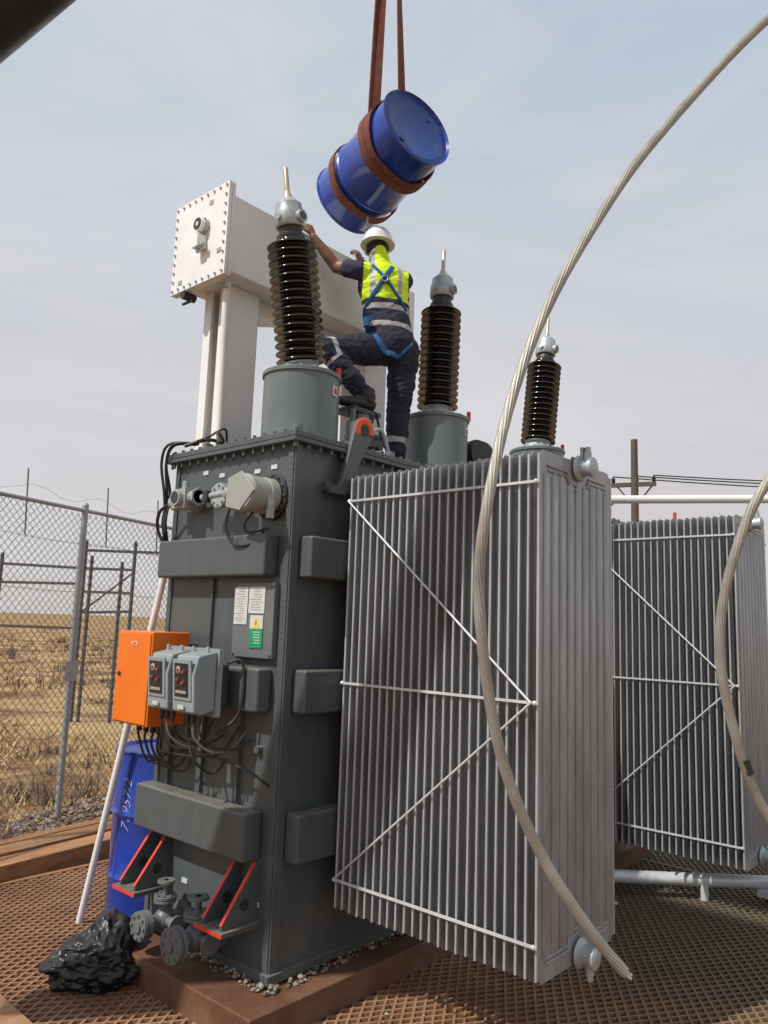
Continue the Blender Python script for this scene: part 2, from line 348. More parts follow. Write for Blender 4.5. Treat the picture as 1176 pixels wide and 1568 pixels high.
pts=[fp(i*.18,3.06+.05*math.sin(i*1.3)) for i in range(int(fl/.18))]; b.tube(pts,.002,M_wire,3)
b.build('top_wires',F,smooth=False,recalc=False)
# far switchyard frame
G=empty('steel_fence_frame'); b=B()
A=V((4.70,11.2,0)); D=V((.75,-.83,0)).normalized()
for k,h in ((-4.2,3.0),(-2.9,2.9),(-1.6,3.0),(0,3.3),(.13,3.0),(.72,2.9),(.95,3.3),(2.2,3.1)):
    q=A+D*k; b.cyl(q-Za*.2,q+Za*h,.035,M_far,8)
for z0,z1,k0,k1 in ((3.1,3.1,0,2.2),(2.75,2.75,0,.95),(2.3,2.3,0,.95),(1.9,1.95,0,.95),(2.85,2.75,-4.2,0),(2.4,2.45,-4.2,0),(1.6,1.6,-4.2,0)):
    b.beam(A+D*k0+Za*z0,A+D*k1+Za*z1,.05,.05,M_far)
b.beam(A+Za*1.9,A+D*.95+Za*2.7,.03,.03,M_far)
b.build('frame_members',G)
# utility pole + lines
P=empty('utility_pole'); b=B(); pb=V((11.65,3.15,0)); b.cyl(pb-Za*.2,pb+Za*5.65,.10,M_pole,14,r2=.065)
cd_=V((.3,-.95,0)).normalized(); b.beam(pb+Za*4.75-cd_*.45,pb+Za*4.75+cd_*.4,.07,.08,M_pole); b.beam(pb+Za*4.75+cd_*.35,pb+Za*4.3,.03,.03,M_pole); b.beam(pb+Za*4.75-cd_*.35,pb+Za*4.3,.03,.03,M_pole)
for k in (-.40,.0,.36):
    q=pb+Za*4.79+cd_*k+V((.1 if k==0 else 0,0,0)); b.lathe(q,Za,[(.02,0),(.045,.03),(.03,.05),(.045,.07),(.025,.10),(.01,.13)],M_porc,10)
b.build('pole_crossarm',P)
b=B()
for k in (-.40,.0,.36):
    q=pb+Za*4.92+cd_*k; e_=V((21,-9,5.15))+cd_*k*.6+Za*k*.4
    b.tube([q+(e_-q)*t/12-Za*(1.0*(t/12)*(1-t/12)) for t in range(13)],.013,M_black,5)
b.build('power_lines',P)
# ------------------------------------------------------------------ transformer
T=empty('power_transformer'); TL=3.95; TW=1.08; ZT=2.86
b=B(); b.box(0,TL,0,TW,.17,2.84,M_tank); b.build('tank_body',T,bevel=.006)
b=B(); b.box(-.055,TL+.05,-.055,TW+.055,2.815,2.838,M_tank); b.box(-.05,TL+.045,-.05,TW+.05,2.842,2.872,M_tank)
b.box(.05,TL-.06,.05,TW-.05,2.872,2.90,M_tank)
b.build('lid_flange',T,bevel=.003)
b=B()
def bolt(b,p,ax,r=.012,h=.014,m=M_tank): b.lathe(p,ax,[(r,0),(r,h)],m,6); 
x=-.02
while x<TL:
    for y in (-.03,TW+.03):
        bolt(b,(x,y,2.872),Za,.011,.016); bolt(b,(x,y,2.815),-Za,.011,.03)
    x+=.085
y=-.03
while y<TW+.03:
    bolt(b,(-.032,y,2.872),Za,.011,.016); bolt(b,(-.032,y,2.815),-Za,.011,.03); y+=.085
b.build('lid_bolts',T)
b=B(); b.box(-.012,0.004,.0,.045,.17,2.81,M_tank); b.box(-.006,.05,-.012,-.0005,.17,2.81,M_tank)
b.box(-.01,.003,1.045,1.085,.17,2.81,M_tank)
b.box(-.03,TL,-.03,.002,.145,.19,M_tank); b.box(-.03,.002,.003,TW,.145,.19,M_tank)
b.build('corner_strips',T,bevel=.003)
b=B()
z=.3
while z<2.8:
    b.ball((-.012,.022,z),.0045,M_tank,6); z+=.033
b.build('corner_rivets',T)
def belt(b,x0,x1,y0,y1,z0,z1): b.box(x0,x1,y0,y1,z0,z1,M_tank)
b=B()
belt(b,-.10,-.001,.09,1.075,2.105,2.325); belt(b,-.10,-.001,.085,.34,1.41,1.63); belt(b,-.12,-.001,.10,1.09,.69,.925)
for z0,z1 in ((2.10,2.32),(1.41,1.63),(.69,.925)): belt(b,.055,TL-.06,-.10,-.001,z0,z1)
b.build('stiffener_belts',T,bevel=.014)
b=B()
for (y,z) in ((.16,2.70),(.30,2.69),(.62,2.70),(.78,2.73),(.72,.45),(.12,.48)):
    b.box(-.006,0,y-.025,y+.025,z-.012,z+.012,M_whitep)
for (y,z) in ((.25,2.62),(.9,2.62),(.95,.55),(.15,1.22)):
    b.cyl((-.03,y,z),(0,y,z),.02,M_tank,12)
for y in (.30,.62,.93): b.box(-.022,-.001,y,y+.012,.93,1.40,M_tank)
b.box(-.018,-.001,.62,.632,1.66,2.10,M_tank)
b.build('labels_small',T)
# nameplate
b=B(); b.box(-.035,-.0,.065,.395,1.68,2.07,M_plate)
b.box(-.040,-.036,.275,.385,1.85,2.05,M_whitep); b.box(-.040,-.036,.135,.265,1.91,2.05,M_whitep)
b.box(-.041,-.036,.140,.245,1.83,1.90,M_whitep); b.box(-.041,-.036,.140,.245,1.73,1.828,M_green)
b.prism([(-.0415,.165,1.838),(-.0415,.220,1.838),(-.0415,.1925,1.892)],(-.001,0,0),M_yell)
b.box(-.0435,-.042,.189,.196,1.850,1.875,M_black)
random.seed(3)
for k in range(14):
    z=2.037-k*.013; b.box(-.0415,-.0402,.285+random.uniform(0,.03),.378-random.uniform(0,.05),z,z+.0025,M_can)
for k in range(9):
    z=2.037-k*.0135; b.box(-.0415,-.0402,.145+random.uniform(0,.03),.258-random.uniform(0,.04),z,z+.0025,M_can)
for k in range(5):
    z=1.81-k*.014; b.box(-.0425,-.0412,.155,.23-random.uniform(0,.03),z,z+.004,M_whitep)
for y in (.08,.38):
    for z in (1.695,2.055): bolt(b,(-.035,y,z),-Xa,.008,.008)
b.build('nameplate_panel',T,bevel=0)
# turrets
TUR=[(.47,.50,3.40),(1.86,.50,3.44),(3.36,.50,3.48)]
for (tx,ty,tz) in TUR:
    b=B(); b.lathe((tx,ty,2.9),Za,[(.275,0),(.275,.025),(.238,.027),(.238,tz-2.9-.03),(.249,tz-2.9-.028),(.249,tz-2.9-.004),(.243,tz-2.9)],M_tur,56)
    for k in range(16):
        a=k*math.pi/8
        bolt(b,(tx+.215*math.cos(a),ty+.215*math.sin(a),tz),Za,.010,.014,M_silver)
    q=V((tx,ty,0))+V((.063,-.233,tz-.12)); b.obox(q,(.055,.008,.065),M_whitep,(V((1,.27,0)).normalized(),V((-.27,1,0)).normalized(),Za))
    q=q+V((.0015,-.006,0)); b.obox(q,(.03,.004,.035),M_red,(V((1,.27,0)).normalized(),V((-.27,1,0)).normalized(),Za))
    b.build('turret',T,bevel=.002)
# lid gear
b=B()
b.cyl((1.0,.5,2.9),(1.0,.5,3.12),.05,M_tur,16); b.cyl((1.0,.5,3.12),(1.0,.5,3.15),.10,M_tur,20); b.ball((1.0,.5,3.19),.07,M_dark,12); b.cyl((1.0,.5,3.23),(1.0,.5,3.27),.075,M_tur,16)
b.box(.86,1.13,.42,.60,3.27,3.30,M_dark)
b.cyl((.86,.42,2.9),(.86,.42,3.27),.018,M_tur,10); b.cyl((1.12,.58,2.9),(1.12,.58,3.27),.018,M_tur,10)
b.cyl((.82,.38,3.10),(1.12,.38,3.10),.03,M_dark,12); b.cyl((.82,.38,3.05),(.82,.38,3.16),.05,M_silver,12)
b.cyl((2.22,.36,3.20),(2.30,.62,3.20),.135,M_black,26); b.cyl((2.20,.30,3.20),(2.22,.36,3.20),.11,M_dark,26); b.box(2.16,2.38,.4,.6,2.9,3.10,M_tank)
b.tube(spline([(-.02,1.0,2.92),(.1,.9,2.97),(.35,.95,2.96),(.7,.98,3.0),(1.0,.9,3.02),(1.3,.95,2.96)]),.012,M_black,8)
b.tube(spline([(-.03,.85,2.93),(.12,.96,3.0),(.2,.9,3.06),(.34,1.02,2.98),(.6,1.03,3.08),(.9,1.0,3.0)]),.008,M_black,8)
b.tube(spline([(.05,.75,2.92),(.10,.83,3.01),(.22,.9,2.95)]),.010,M_dark,8)
b.tube(spline([(.5,.95,2.93),(.62,.97,3.10),(.75,.95,3.25),(.8,.9,3.1),(.86,.8,2.95)]),.006,M_black,8)
b.tube(spline([(.80,.3,2.93),(.86,.25,3.15),(.95,.3,3.24),(1.06,.32,3.05),(1.15,.25,2.95)]),.008,M_black,8)
b.tube(spline([(.76,.2,2.93),(.80,.2,3.06),(.88,.18,3.09),(.96,.18,2.95)]),.012,M_silver,8)
for (x,y) in ((.10,.1),(.12,.95),(.9,.12),(1.3,.12)):
    b.cyl((x,y,2.9),(x,y,2.95),.03,M_tur,12)
b.cyl((.62,.33,3.40),(.62,.33,3.46),.016,M_red,10); b.cyl((2.04,.33,3.44),(2.04,.33,3.51),.016,M_red,10); b.cyl((3.52,.33,3.48),(3.52,.33,3.55),.016,M_red,10)
for x in (.55,.62): b.box(x,x+.04,-.03,.06,2.90,2.95,M_dark)
b.build('lid_fittings',T)
# lifting lugs
for lx in (0,1.28,2.5):
    L_=empty('lifting_lug'); b=B()
    c=V((.45+lx,-.075,2.965)); pts=[]
    for k in range(15):
        a=math.radians(-50+k*190/14); pts.append(c+V((math.cos(a)*.075,0,math.sin(a)*.075)))
    pts+= [V((.27+lx,-.075,2.62)),V((.20+lx,-.075,2.60)),V((.20+lx,-.075,2.57)),V((.32+lx,-.075,2.57))]
    b.prism(pts,(0,.03,0),M_tank); b.build('lug_plate',L_,bevel=.004)
    b=B(); 
    ring=[c+V((math.cos(a)*.056,-.002,math.sin(a)*.056)) for a in [math.radians(-20)+k*math.radians(230)/24 for k in range(25)]]
    b.tube(ring,[(.021,.006)]*25,M_orange2,8,ref=(0,1,0)); b.cyl(c+V((0,-.004,0)),c+V((0,.032,0)),.032,M_black,20)
    b.box(.20+lx,.50+lx,-.04,-.001,2.59,2.63,M_tank)
    b.build('lug_ring',L_)
# base
b=B(); b.box(-.27,4.1,-.20,.95,-.02,.135,M_base); b.box(-.02,4.1,.951,1.25,-.02,.13,M_base)
b.build('steel_plinth',bevel=.008)
# pressure relief can
R_=empty('pressure_relief_valve'); b=B()
b.cyl((-.001,.15,2.53),(-.028,.15,2.53),.125,M_dark,32)
b.lathe((-.03,.15,2.53),-Xa,[(.09,0),(.098,.005),(.098,.06),(.094,.065),(.094,.15),(.099,.155),(.099,.18),(.088,.195),(.02,.20)],M_can,32)
b.box(-.205,-.05,.13,.26,2.445,2.615,M_can); b.prism([(-.22,.04,2.53),(-.22,.15,2.64),(-.22,.26,2.61),(-.22,.27,2.46),(-.22,.15,2.43)],(-.012,0,0),M_can)
b.box(-.12,-.08,.05,.07,2.40,2.52,M_silver)
for k in range(12):
    a=k*math.pi/6; bolt(b,(-.028,.15+.113*math.cos(a),2.53+.113*math.sin(a)),-Xa,.008,.01)
b.build('relief_body',R_,bevel=.003)
b=B(); b.cyl((0,.46,2.55),(-.10,.46,2.55),.030,M_can,16); b.cyl((-.10,.46,2.55),(-.12,.46,2.55),.07,M_silver,24); b.cyl((-.125,.46,2.55),(-.14,.46,2.55),.07,M_silver,24)
for k in range(8): a=k*math.pi/4; bolt(b,(-.14,.46+.055*math.cos(a),2.55+.055*math.sin(a)),-Xa,.008,.012,M_silver)
b.cyl((-.13,.30,2.56),(-.13,.62,2.55),.020,M_silver,12); b.ball((-.13,.36,2.55),(.045,.045,.045),M_can); b.box(-.16,-.10,.54,.58,2.52,2.58,M_dark)
b.tube(spline([(-.12,.36,2.50),(-.14,.38,2.38),(-.12,.33,2.28),(-.10,.22,2.27),(-.06,.15,2.34)]),.008,M_black,8)
b.tube(spline([(-.10,.20,2.44),(-.12,.24,2.38),(-.12,.20,2.33),(-.03,.15,2.36)]),.007,M_dark,8)
b.build('relief_pipework',R_)
R_=empty('oil_flow_relay'); b=B()
b.cyl((0,.84,2.56),(-.05,.84,2.56),.06,M_can,20); b.box(-.14,-.05,.78,.91,2.505,2.62,M_can); b.cyl((-.14,.84,2.565),(-.17,.84,2.565),.048,M_silver,20); b.cyl((-.17,.84,2.565),(-.173,.84,2.565),.036,M_glass,20)
b.cyl((-.09,.91,2.55),(-.09,.96,2.55),.045,M_silver,16); b.cyl((-.09,.71,2.57),(-.09,.78,2.57),.040,M_silver,16); b.cyl((-.09,.71,2.57),(-.09,.725,2.57),.055,M_silver,6)
b.cyl((-.10,.84,2.62),(-.10,.84,2.67),.018,M_silver,12)
b.tube(spline([(-.10,.97,2.55),(-.12,1.06,2.50),(-.10,1.10,2.40),(-.06,1.06,2.30),(-.05,.98,2.32)]),.010,M_black,8)
b.build('relay_body',R_,bevel=.004)
b=B()
for k,(dx,dy) in enumerate(((0,0),(.02,.03),(-.02,.02))):
    b.tube(spline([(.05,.95+dy,2.94),(-.06+dx,1.05+dy,2.93),(-.07+dx,1.11+dy,2.82),(-.04+dx,1.12,2.6+dy),(-.05,1.13-dy,2.45),(-.03+dx,1.11,2.3)]),.009,M_black,8)
b.build('control_cables',T)
# orange box
O=empty('orange_junction_box'); b=B(); b.box(-.29,-.05,.76,1.11,1.28,1.79,M_orange); b.build('enclosure',O,bevel=.006)
b=B(); b.box(-.298,-.291,.77,1.10,1.29,1.78,M_orange); b.build('door',O,bevel=.003)
b=B(); b.cyl((-.298,1.06,1.55),(-.306,1.06,1.55),.012,M_black,12); b.box(-.3,-.298,.90,.96,1.715,1.733,M_whitep)
b.box(-.301,-.30,.91,.95,1.72,1.728,M_red)
for y in (.82,.88,.95,1.02): b.cyl((-.17,y,1.28),(-.17,y,1.23),.016,M_black,12)
b.box(-.05,.0,.8,1.0,1.4,1.46,M_tank); b.box(-.05,.0,.8,1.0,1.6,1.66,M_tank)
for k,y in enumerate((.82,.88,.95,1.02)):
    b.tube(spline([(-.17,y,1.23),(-.17,y,1.14+.02*k),(-.12,y-.03,1.06),(-.04,y-.08,1.03+.02*k),(-.01,y-.1,1.12)]),.007,M_black,8)
b.build('fittings',O)
# control boxes
for ky,y0 in enumerate((.265,.495)):
    O=empty('temperature_indicator_box'); b=B(); y1=y0+.185
    z0,z1=1.39,1.685
    prof=[(-.22,z0+.02),(-.30,z0),(-.345,z0+.015),(-.36,z0+.20),(-.335,z1),(-.22,z1+.025)]
    b.prism([(x,y0,z) for x,z in prof],(0,y1-y0,0),M_ltgrey); b.build('housing',O,bevel=.010)
    b=B(); b.box(-.218,-.19,y0-.012,y1+.012,z0-.01,z1+.035,M_ltgrey)
    nx=V((-1,0,-.08)).normalized(); up=V((-.08,0,1)).normalized()
    c=V((-.358,(y0+y1)/2,z0+.175)); b.obox(c,(.012,.155,.20),M_ltgrey,(nx,Ya,up))
    b.obox(c+nx*.007,(.006,.115,.165),M_glass,(nx,Ya,up))
    for dz,dy in ((.050,.022),(.040,-.025),(.0,.025),(-.012,-.02)):
        b.cyl(c+nx*.010+up*dz+Ya*dy,c+nx*.013+up*dz+Ya*dy,.019,M_dark if (dz+dy)<.03 else M_silver,14)
        b.cyl(c+nx*.013+up*dz+Ya*dy,c+nx*.022+up*dz+Ya*dy,.007,M_red,10)
    b.obox(c+nx*.011-up*.06,(.003,.09,.014),M_can,(nx,Ya,up))
    b.obox(V((-.357,(y0+y1)/2,z0+.04)),(.006,.05,.02),M_whitep,(nx,Ya,up))
    b.box(-.19,-.0,y0+.04,y0+.07,z0+.1,z0+.14,M_dark); b.box(-.19,-.0,y0+.13,y0+.16,z0+.1,z0+.14,M_dark)
    b.box(-.189,-.16,y0-.02,y1+.02,z0+.05,z0+.25,M_black)
    for k in range(3):
        yy=y0+.04+.05*k; b.cyl((-.28,yy,z0+.01),(-.28,yy,z0-.045),.013,M_dark,10)
        b.tube(spline([(-.28,yy,z0-.045),(-.27,yy-.01,z0-.10-.02*k),(-.2,yy-.03-.02*k,z0-.16-.025*k),(-.10,yy-.08,z0-.17-.01*k),(-.02,yy-.1,z0-.13+.03*k)]),.0065,M_black if k!=1 else M_plate,8)
    b.cyl((-.26,y1-.03,z1),(-.26,y1-.03,z1+.045),.010,M_silver,10); b.cyl((-.26,y0+.03,z1),(-.26,y0+.03,z1+.045),.010,M_silver,10)
    b.build('window_and_fittings',O,bevel=.001)
b=B(); b.tube(spline([(-.10,.9,1.12),(-.13,.6,1.14),(-.12,.35,1.16),(-.09,.12,1.12),(-.10,.02,1.10),(-.04,.02,1.06)]),.007,M_dark,8)
b.tube(spline([(-.2,.5,1.3),(-.22,.42,1.16),(-.12,.38,1.08),(-.06,.35,1.15)]),.008,M_black,8)
b.tube(spline([(-.17,.25,1.65),(-.12,.19,1.66),(-.11,.18,1.5),(-.13,.2,1.38),(-.2,.26,1.3)]),.008,M_black,8)
b.build('conduits',T)
# jacking lugs
for y0 in (.10,.86):
    J=empty('jacking_lug'); b=B(); b.box(-.24,-.001,y0-.03,y0+.19,.385,.408,M_tank)
    for yy in (y0,y0+.14):
        b.prism([(-.001,yy,.409),(-.22,yy,.409),(-.22,yy,.43),(-.03,yy,.68),(-.001,yy,.68)],(0,.016,0),M_tank)
    b.build('bracket',J,bevel=.002)
    b=B()
    for yy in (y0,y0+.14):
        b.beam((-.222,yy+.008,.43),(-.032,yy+.008,.683),.018,.005,M_red,up=(-1,0,1)); b.cyl((-.09,yy-.002,.50),(-.09,yy+.018,.50),.028,M_black,16)
    b.box(-.244,-.2405,y0-.03,y0+.19,.388,.406,M_red)
    b.build('red_markings',J)
# gate valves
for (vy,vx,sc_) in ((.40,-.14,1.0),(.72,-.12,.85)):
    Vv=empty('gate_valve'); b=B(); z=.28
    b.cyl((0,vy,z),(-.02,vy,z),.085*sc_,M_plate,24); b.cyl((-.02,vy,z),(vx-.12,vy,z),.042*sc_,M_plate,20)
    b.ball((vx,vy,z),(.065*sc_,.065*sc_,.07*sc_),M_plate)
    b.cyl((vx-.10,vy,z),(vx-.125,vy,z),.085*sc_,M_plate,24); b.cyl((vx-.13,vy,z),(vx-.155,vy,z),.085*sc_,M_plate,24); b.cyl((vx-.155,vy,z),(vx-.165,vy,z),.03,M_plate,12)
    b.cyl((vx,vy,z+.04),(vx,vy,z+.11),.035*sc_,M_plate,16); b.cyl((vx,vy,z+.09),(vx,vy,z+.105),.07*sc_,M_plate,20); b.cyl((vx,vy,z+.108),(vx,vy,z+.123),.07*sc_,M_plate,20)
    b.cyl((vx,vy,z+.12),(vx,vy,z+.20),.018*sc_,M_plate,12); b.cyl((vx,vy,z+.185),(vx,vy,z+.20),.055*sc_,M_plate,20)
    for k in range(8):
        a=k*math.pi/4; bolt(b,(vx-.155,vy+.066*sc_*math.cos(a),z+.066*sc_*math.sin(a)),-Xa,.009,.01,M_plate); bolt(b,(vx+.055*sc_*math.cos(a),vy+.055*sc_*math.sin(a),z+.123),Za,.008,.01,M_plate)
    b.cyl((vx,vy-.04,z),(vx,vy-.11,z),.03*sc_,M_plate,14); b.cyl((vx,vy-.11,z),(vx,vy-.125,z),.055*sc_,M_plate,18)
    b.build('valve_body',Vv,bevel=.002)
# ------------------------------------------------------------------ bushings
tips=[V((.235,.50,4.71)),V((1.90,.50,4.83)),V((3.56,.50,4.82))]
for (tx,ty,tz),tip in zip(TUR,tips):
    E=empty('high_voltage_bushing'); o=V((tx,ty,tz)); ax=(tip-o).normalized(); Lb=(tip-o).length; k=Lb/1.33
    b=B(); b.lathe(o,ax,[(.150,0),(.150,.022),(.115,.03),(.105,.07),(.118,.085)],M_silver,32)
    for j in range(12):
        a=j*math.pi/6
        e1=ax.orthogonal().normalized(); e2=ax.cross(e1); bolt(b,o+ax*.022+(e1*math.cos(a)+e2*math.sin(a))*.133,ax,.011,.016,M_silver)
    b.build('mounting_flange',E)
    prof=[(.10,.08*k)]; n=15; z0=.095*k; pz=.775*k/n
    for j in range(n):
        z=z0+j*pz; rs=.157
        prof+=[(.092,z),(.100,z+.006),(.130,z+.004),(rs-.008,z-.008),(rs-.001,z-.006),(rs,z+.001),(rs-.006,z+.007),(.125,z+.020),(.100,z+.032),(.092,z+.040)]
    prof+=[(.095,.875*k)]
    b=B(); b.lathe(o,ax,prof,M_porc,44); b.build('porcelain_sheds',E,ang=60)
    b=B(); b.lathe(o,ax,[(.088,.87*k),(.088,.89*k),(.075,.90*k),(.072,.945*k)],M_dark,28)
    b.lathe(o,ax,[(.088,.94*k),(.095,.95*k),(.095,1.03*k),(.088,1.045*k),(.082,1.09*k),(.06,1.11*k),(.045,1.125*k)],M_silver,28)
    e1=(-fh*.6+r0*.8); e1=(e1-ax*e1.dot(ax)).normalized()
    c=o+ax*.99*k; b.cyl(c+e1*.05,c+e1*.115,.040,M_silver,20); b.cyl(c+e1*.115,c+e1*.118,.026,M_glass,16)
    for s2 in (-1,1): 
        e2=ax.cross(e1)*s2; b.cyl(c+e2*.05,c+e2*.110,.018,M_silver,12)
    b.lathe(o,ax,[(.034,1.12*k),(.030,1.14*k),(.018,1.17*k),(.0155,1.18*k),(.0155,1.325*k),(.012,1.33*k)],M_brass,16)
    b.build('head_and_terminal',E)
# ------------------------------------------------------------------ conservator
C=empty('conservator_tank')
b=B(); b.box(.20,2.15,.99,1.52,4.15,4.70,M_white); b.build('vessel',C,bevel=.012)
b=B(); b.box(.175,.199,.95,1.56,4.10,4.755,M_white); b.box(.145,.172,.95,1.56,4.10,4.755,M_white)
b.build('end_cover',C,bevel=.003)
b=B()
for j in range(9):
    y=.975+j*.56/8
    for z in (4.125,4.73): bolt(b,(.145,y,z),-Xa,.009,.012,M_silver)
for j in range(1,9):
    z=4.125+j*.605/9
    for y in (.975,1.535): bolt(b,(.145,y,z),-Xa,.009,.012,M_silver)
b.cyl((.145,1.20,4.50),(.12,1.20,4.50),.058,M_silver,24); b.cyl((.12,1.20,4.50),(.085,1.20,4.50),.050,M_white,24); b.cyl((.085,1.20,4.50),(.082,1.20,4.50),.042,M_dark,24); b.cyl((.082,1.20,4.50),(.080,1.20,4.50),.016,M_whitep,16)
for j in range(8): a=j*math.pi/4; bolt(b,(.12,1.20+.054*math.cos(a),4.50+.054*math.sin(a)),-Xa,.007,.01,M_silver)
b.box(.07,.14,1.165,1.235,4.33,4.42,M_white); b.cyl((.10,1.20,4.45),(.10,1.20,4.30),.014,M_silver,10); b.cyl((.10,1.13,4.34),(.10,1.165,4.34),.018,M_silver,10)
for (y,z) in ((1.45,4.17),(1.02,4.28),(1.14,4.66)): b.box(.14,.146,y-.02,y+.02,z-.015,z+.015,M_silver)
b.cyl((.20,1.42,4.09),(.20,1.42,4.15),.02,M_dark,10); b.cyl((.15,1.42,4.08),(.25,1.42,4.08),.03,M_dark,12); b.cyl((.20,1.36,4.04),(.20,1.48,4.04),.010,M_dark,8)
b.cyl((.25,1.08,4.07),(.25,1.08,4.10),.03,M_silver,12)
b.build('cover_bolts_and_gauge',C)
b=B()
b.box(.34,.60,1.14,1.16,2.2,4.148,M_white); b.box(.34,.60,1.40,1.42,2.2,4.148,M_white); b.box(.46,.48,1.161,1.399,2.2,4.148,M_white)
b.box(.335,.36,1.161,1.24,2.2,4.147,M_white); b.box(.335,.36,1.33,1.399,2.2,4.147,M_white)
b.cyl((.30,1.10,3.0),(.27,1.08,4.12),.026,M_white,14); b.cyl((.30,1.10,2.9),(.30,1.10,3.0),.026,M_white,14)
b.box(1.72,1.98,1.14,1.16,2.2,4.148,M_white); b.box(1.72,1.98,1.40,1.42,2.2,4.148,M_white); b.box(1.84,1.86,1.161,1.399,2.2,4.148,M_white)
for x in (.47,1.85): b.box(x-.14,x+.14,1.081,1.45,2.1,2.2,M_white)
b.prism([(.601,1.2,4.148),(.601,1.2,3.95),(.80,1.2,4.148)],(0,.02,0),M_white); b.prism([(1.719,1.2,4.148),(1.719,1.2,3.75),(1.2,1.2,4.148)],(0,.02,0),M_white)
b.beam((.62,1.2,3.98),(1.15,1.2,4.14),.08,.05,M_white)
b.tube(spline([(.98,1.2,4.14),(1.0,1.1,3.8),(1.0,.95,3.5),(1.02,.85,3.2),(1.02,.8,2.9)]),.022,M_white,12)
b.build('support_columns',C,bevel=.004)
# ------------------------------------------------------------------ radiators
def radiator(x0,x1,y0,y1,z0,z1,n=24):
    R=empty('radiator'); b=B(); xc=(x0+x1)/2; ch=9; wch=(x1-x0-.05)/ch
    for i in range(n):
        y=y0+i*(y1-y0)/(n-1)+random.uniform(-.002,.002); dz=random.uniform(-.004,.004)
        c=.035
        P=[(x0+.004,z0+c),(x0+c,z0),(x1-c,z0),(x1-.004,z0+c),(x1-.004,z1-c),(x1-c,z1),(xc+.07,z1),(xc+.05,z1+.02),(xc-.05,z1+.02),(xc-.07,z1),(x0+c,z1),(x0+.004,z1-c)]
        b.prism([(x,y-.002,z+dz) for x,z in P],(0,.004,0),M_rad)
        for xe in (x0,x1): b.tube([(xe,y,z0+c*.6+dz),(xe,y,z1-c*.6+dz)],[(.008,.0068)]*2,M_rade,8,ref=(0,1,0))
        th_=.017 if i==0 else .0115
        for k in range(ch):
            cx=x0+.025+wch*(k+.5)
            ins=.07 if 2<k<6 else .05
            b.tube([(cx,y,z0+.03+ins),(cx,y,z0+.06+ins),(cx,y,z1-.06-ins),(cx,y,z1-.03-ins)],[(.01,.001),(wch*.33,th_),(wch*.33,th_),(.01,.001)],M_rad,10,ref=(0,1,0))
    b.build('cooling_fins',R,ang=40)
    b=B(); xf=x0-.014; 
    zt,zm,zb=z1-.15,(z0+z1)/2+.01,z0+.16
    b.box(xf-.008,xf,y0-.01,y1+.01,zt-.006,zt+.006,M_radb); b.box(xf-.008,xf,y0-.01,y1+.01,zm-.006,zm+.006,M_radb); b.box(xf-.008,xf,y0-.01,y1+.01,zb-.006,zb+.006,M_radb)
    b.cyl((xf-.013,y1,zt),(xf-.013,y0+.02,zm),.0055,M_radb,8); b.cyl((xf-.013,y0+.02,zm),(xf-.013,y1,zb),.0055,M_radb,8)
    b.box(x1+.012,x1+.02,y0-.01,y1+.01,zt-.006,zt+.006,M_radb); b.box(x1+.012,x1+.02,y0-.01,y1+.01,zb-.006,zb+.006,M_radb)
    for zz in (zt,zm,zb): b.ball((xf-.006,y0+.005,zz),.011,M_radb,8); b.ball((xf-.006,y1-.005,zz),.011,M_radb,8)
    b.build('brace_bars',R)
    b=B()
    for z,s in ((z1-.03,1),(z0+.04,-1)):
        b.cyl((xc,y0-.02,z),(xc,-.001,z),.043,M_rad,20)
        b.lathe((xc,y0-.012,z),-Ya,[(.065,0),(.06,.010),(.042,.018),(.040,.05),(.048,.055),(.048,.075),(.026,.085)],M_silver,24)
        b.cyl((xc,y0-.055,z),(xc,y0-.055,z+s*.075),.019,M_silver,14); b.cyl((xc,y0-.055,z+s*.075),(xc,y0-.055,z+s*.10),.015,M_silver,6)
        b.cyl((xc,-.06,z),(xc,-.04,z),.09,M_rad,24); b.cyl((xc,-.03,z),(xc,-.005,z),.09,M_tank,24)
        w_=.13
        for off in (0,.022): b.tube([(xc-w_-.16,y0-.004,z-s*(.035+off)),(xc-w_+.02,y0-.004,z-s*(.035+off)),(xc-.09,y0-.004,z-s*(.075+off)),(xc,y0-.004,z-s*(.095+off)),(xc+.09,y0-.004,z-s*(.075+off)),(xc+w_-.02,y0-.004,z-s*(.035+off)),(xc+w_+.16,y0-.004,z-s*(.035+off))],.005,M_rad,8)
    b.box(xc-.02,xc+.02,y0-.04,y0-.025,z1-.02,z1+.07,M_rad)
    b.build('header_pipes',R)
radiator(.31,1.03,-1.285,-.13,.43,2.68)
radiator(3.02,3.74,-1.285,-.13,.32,2.74)
b=B(); b.box(3.35,3.37,-.75,-.73,2.74,2.83,M_red); b.build('red_tag')
S_=empty('galvanised_support_rail'); b=B(); b.cyl((2.55,.0,.13),(3.75,-1.42,.13),.045,M_radb,16)
b.cyl((3.30,-.92,.0),(3.30,-.92,.13),.03,M_radb,12); b.box(3.50,3.72,-1.45,-1.22,.05,.09,M_radb)
for k in range(3): b.cyl((3.45+.1*k,-1.38,.09),(3.45+.1*k,-1.38,.2),.035,M_silver,12)
b.cyl((2.62,-.08,-.02),(2.62,-.08,.1),.03,M_radb,12)
b.build('rail',S_)
b=B(); b.beam((2.6,-1.9,.012),(5.4,-1.2,.012),.10,.03,M_timber); b.build('timber_plank',bevel=.003)
W_=empty('white_pipe_rail'); b=B(); b.cyl((3.05,.2,2.965),(4.4,-1.36,3.04),.035,M_white,16); b.cyl((4.36,-1.31,-.1),(4.36,-1.31,3.04),.035,M_white,14); b.box(4.28,4.44,-1.39,-1.23,-.1,-.0,M_white); b.build('pipe',W_)
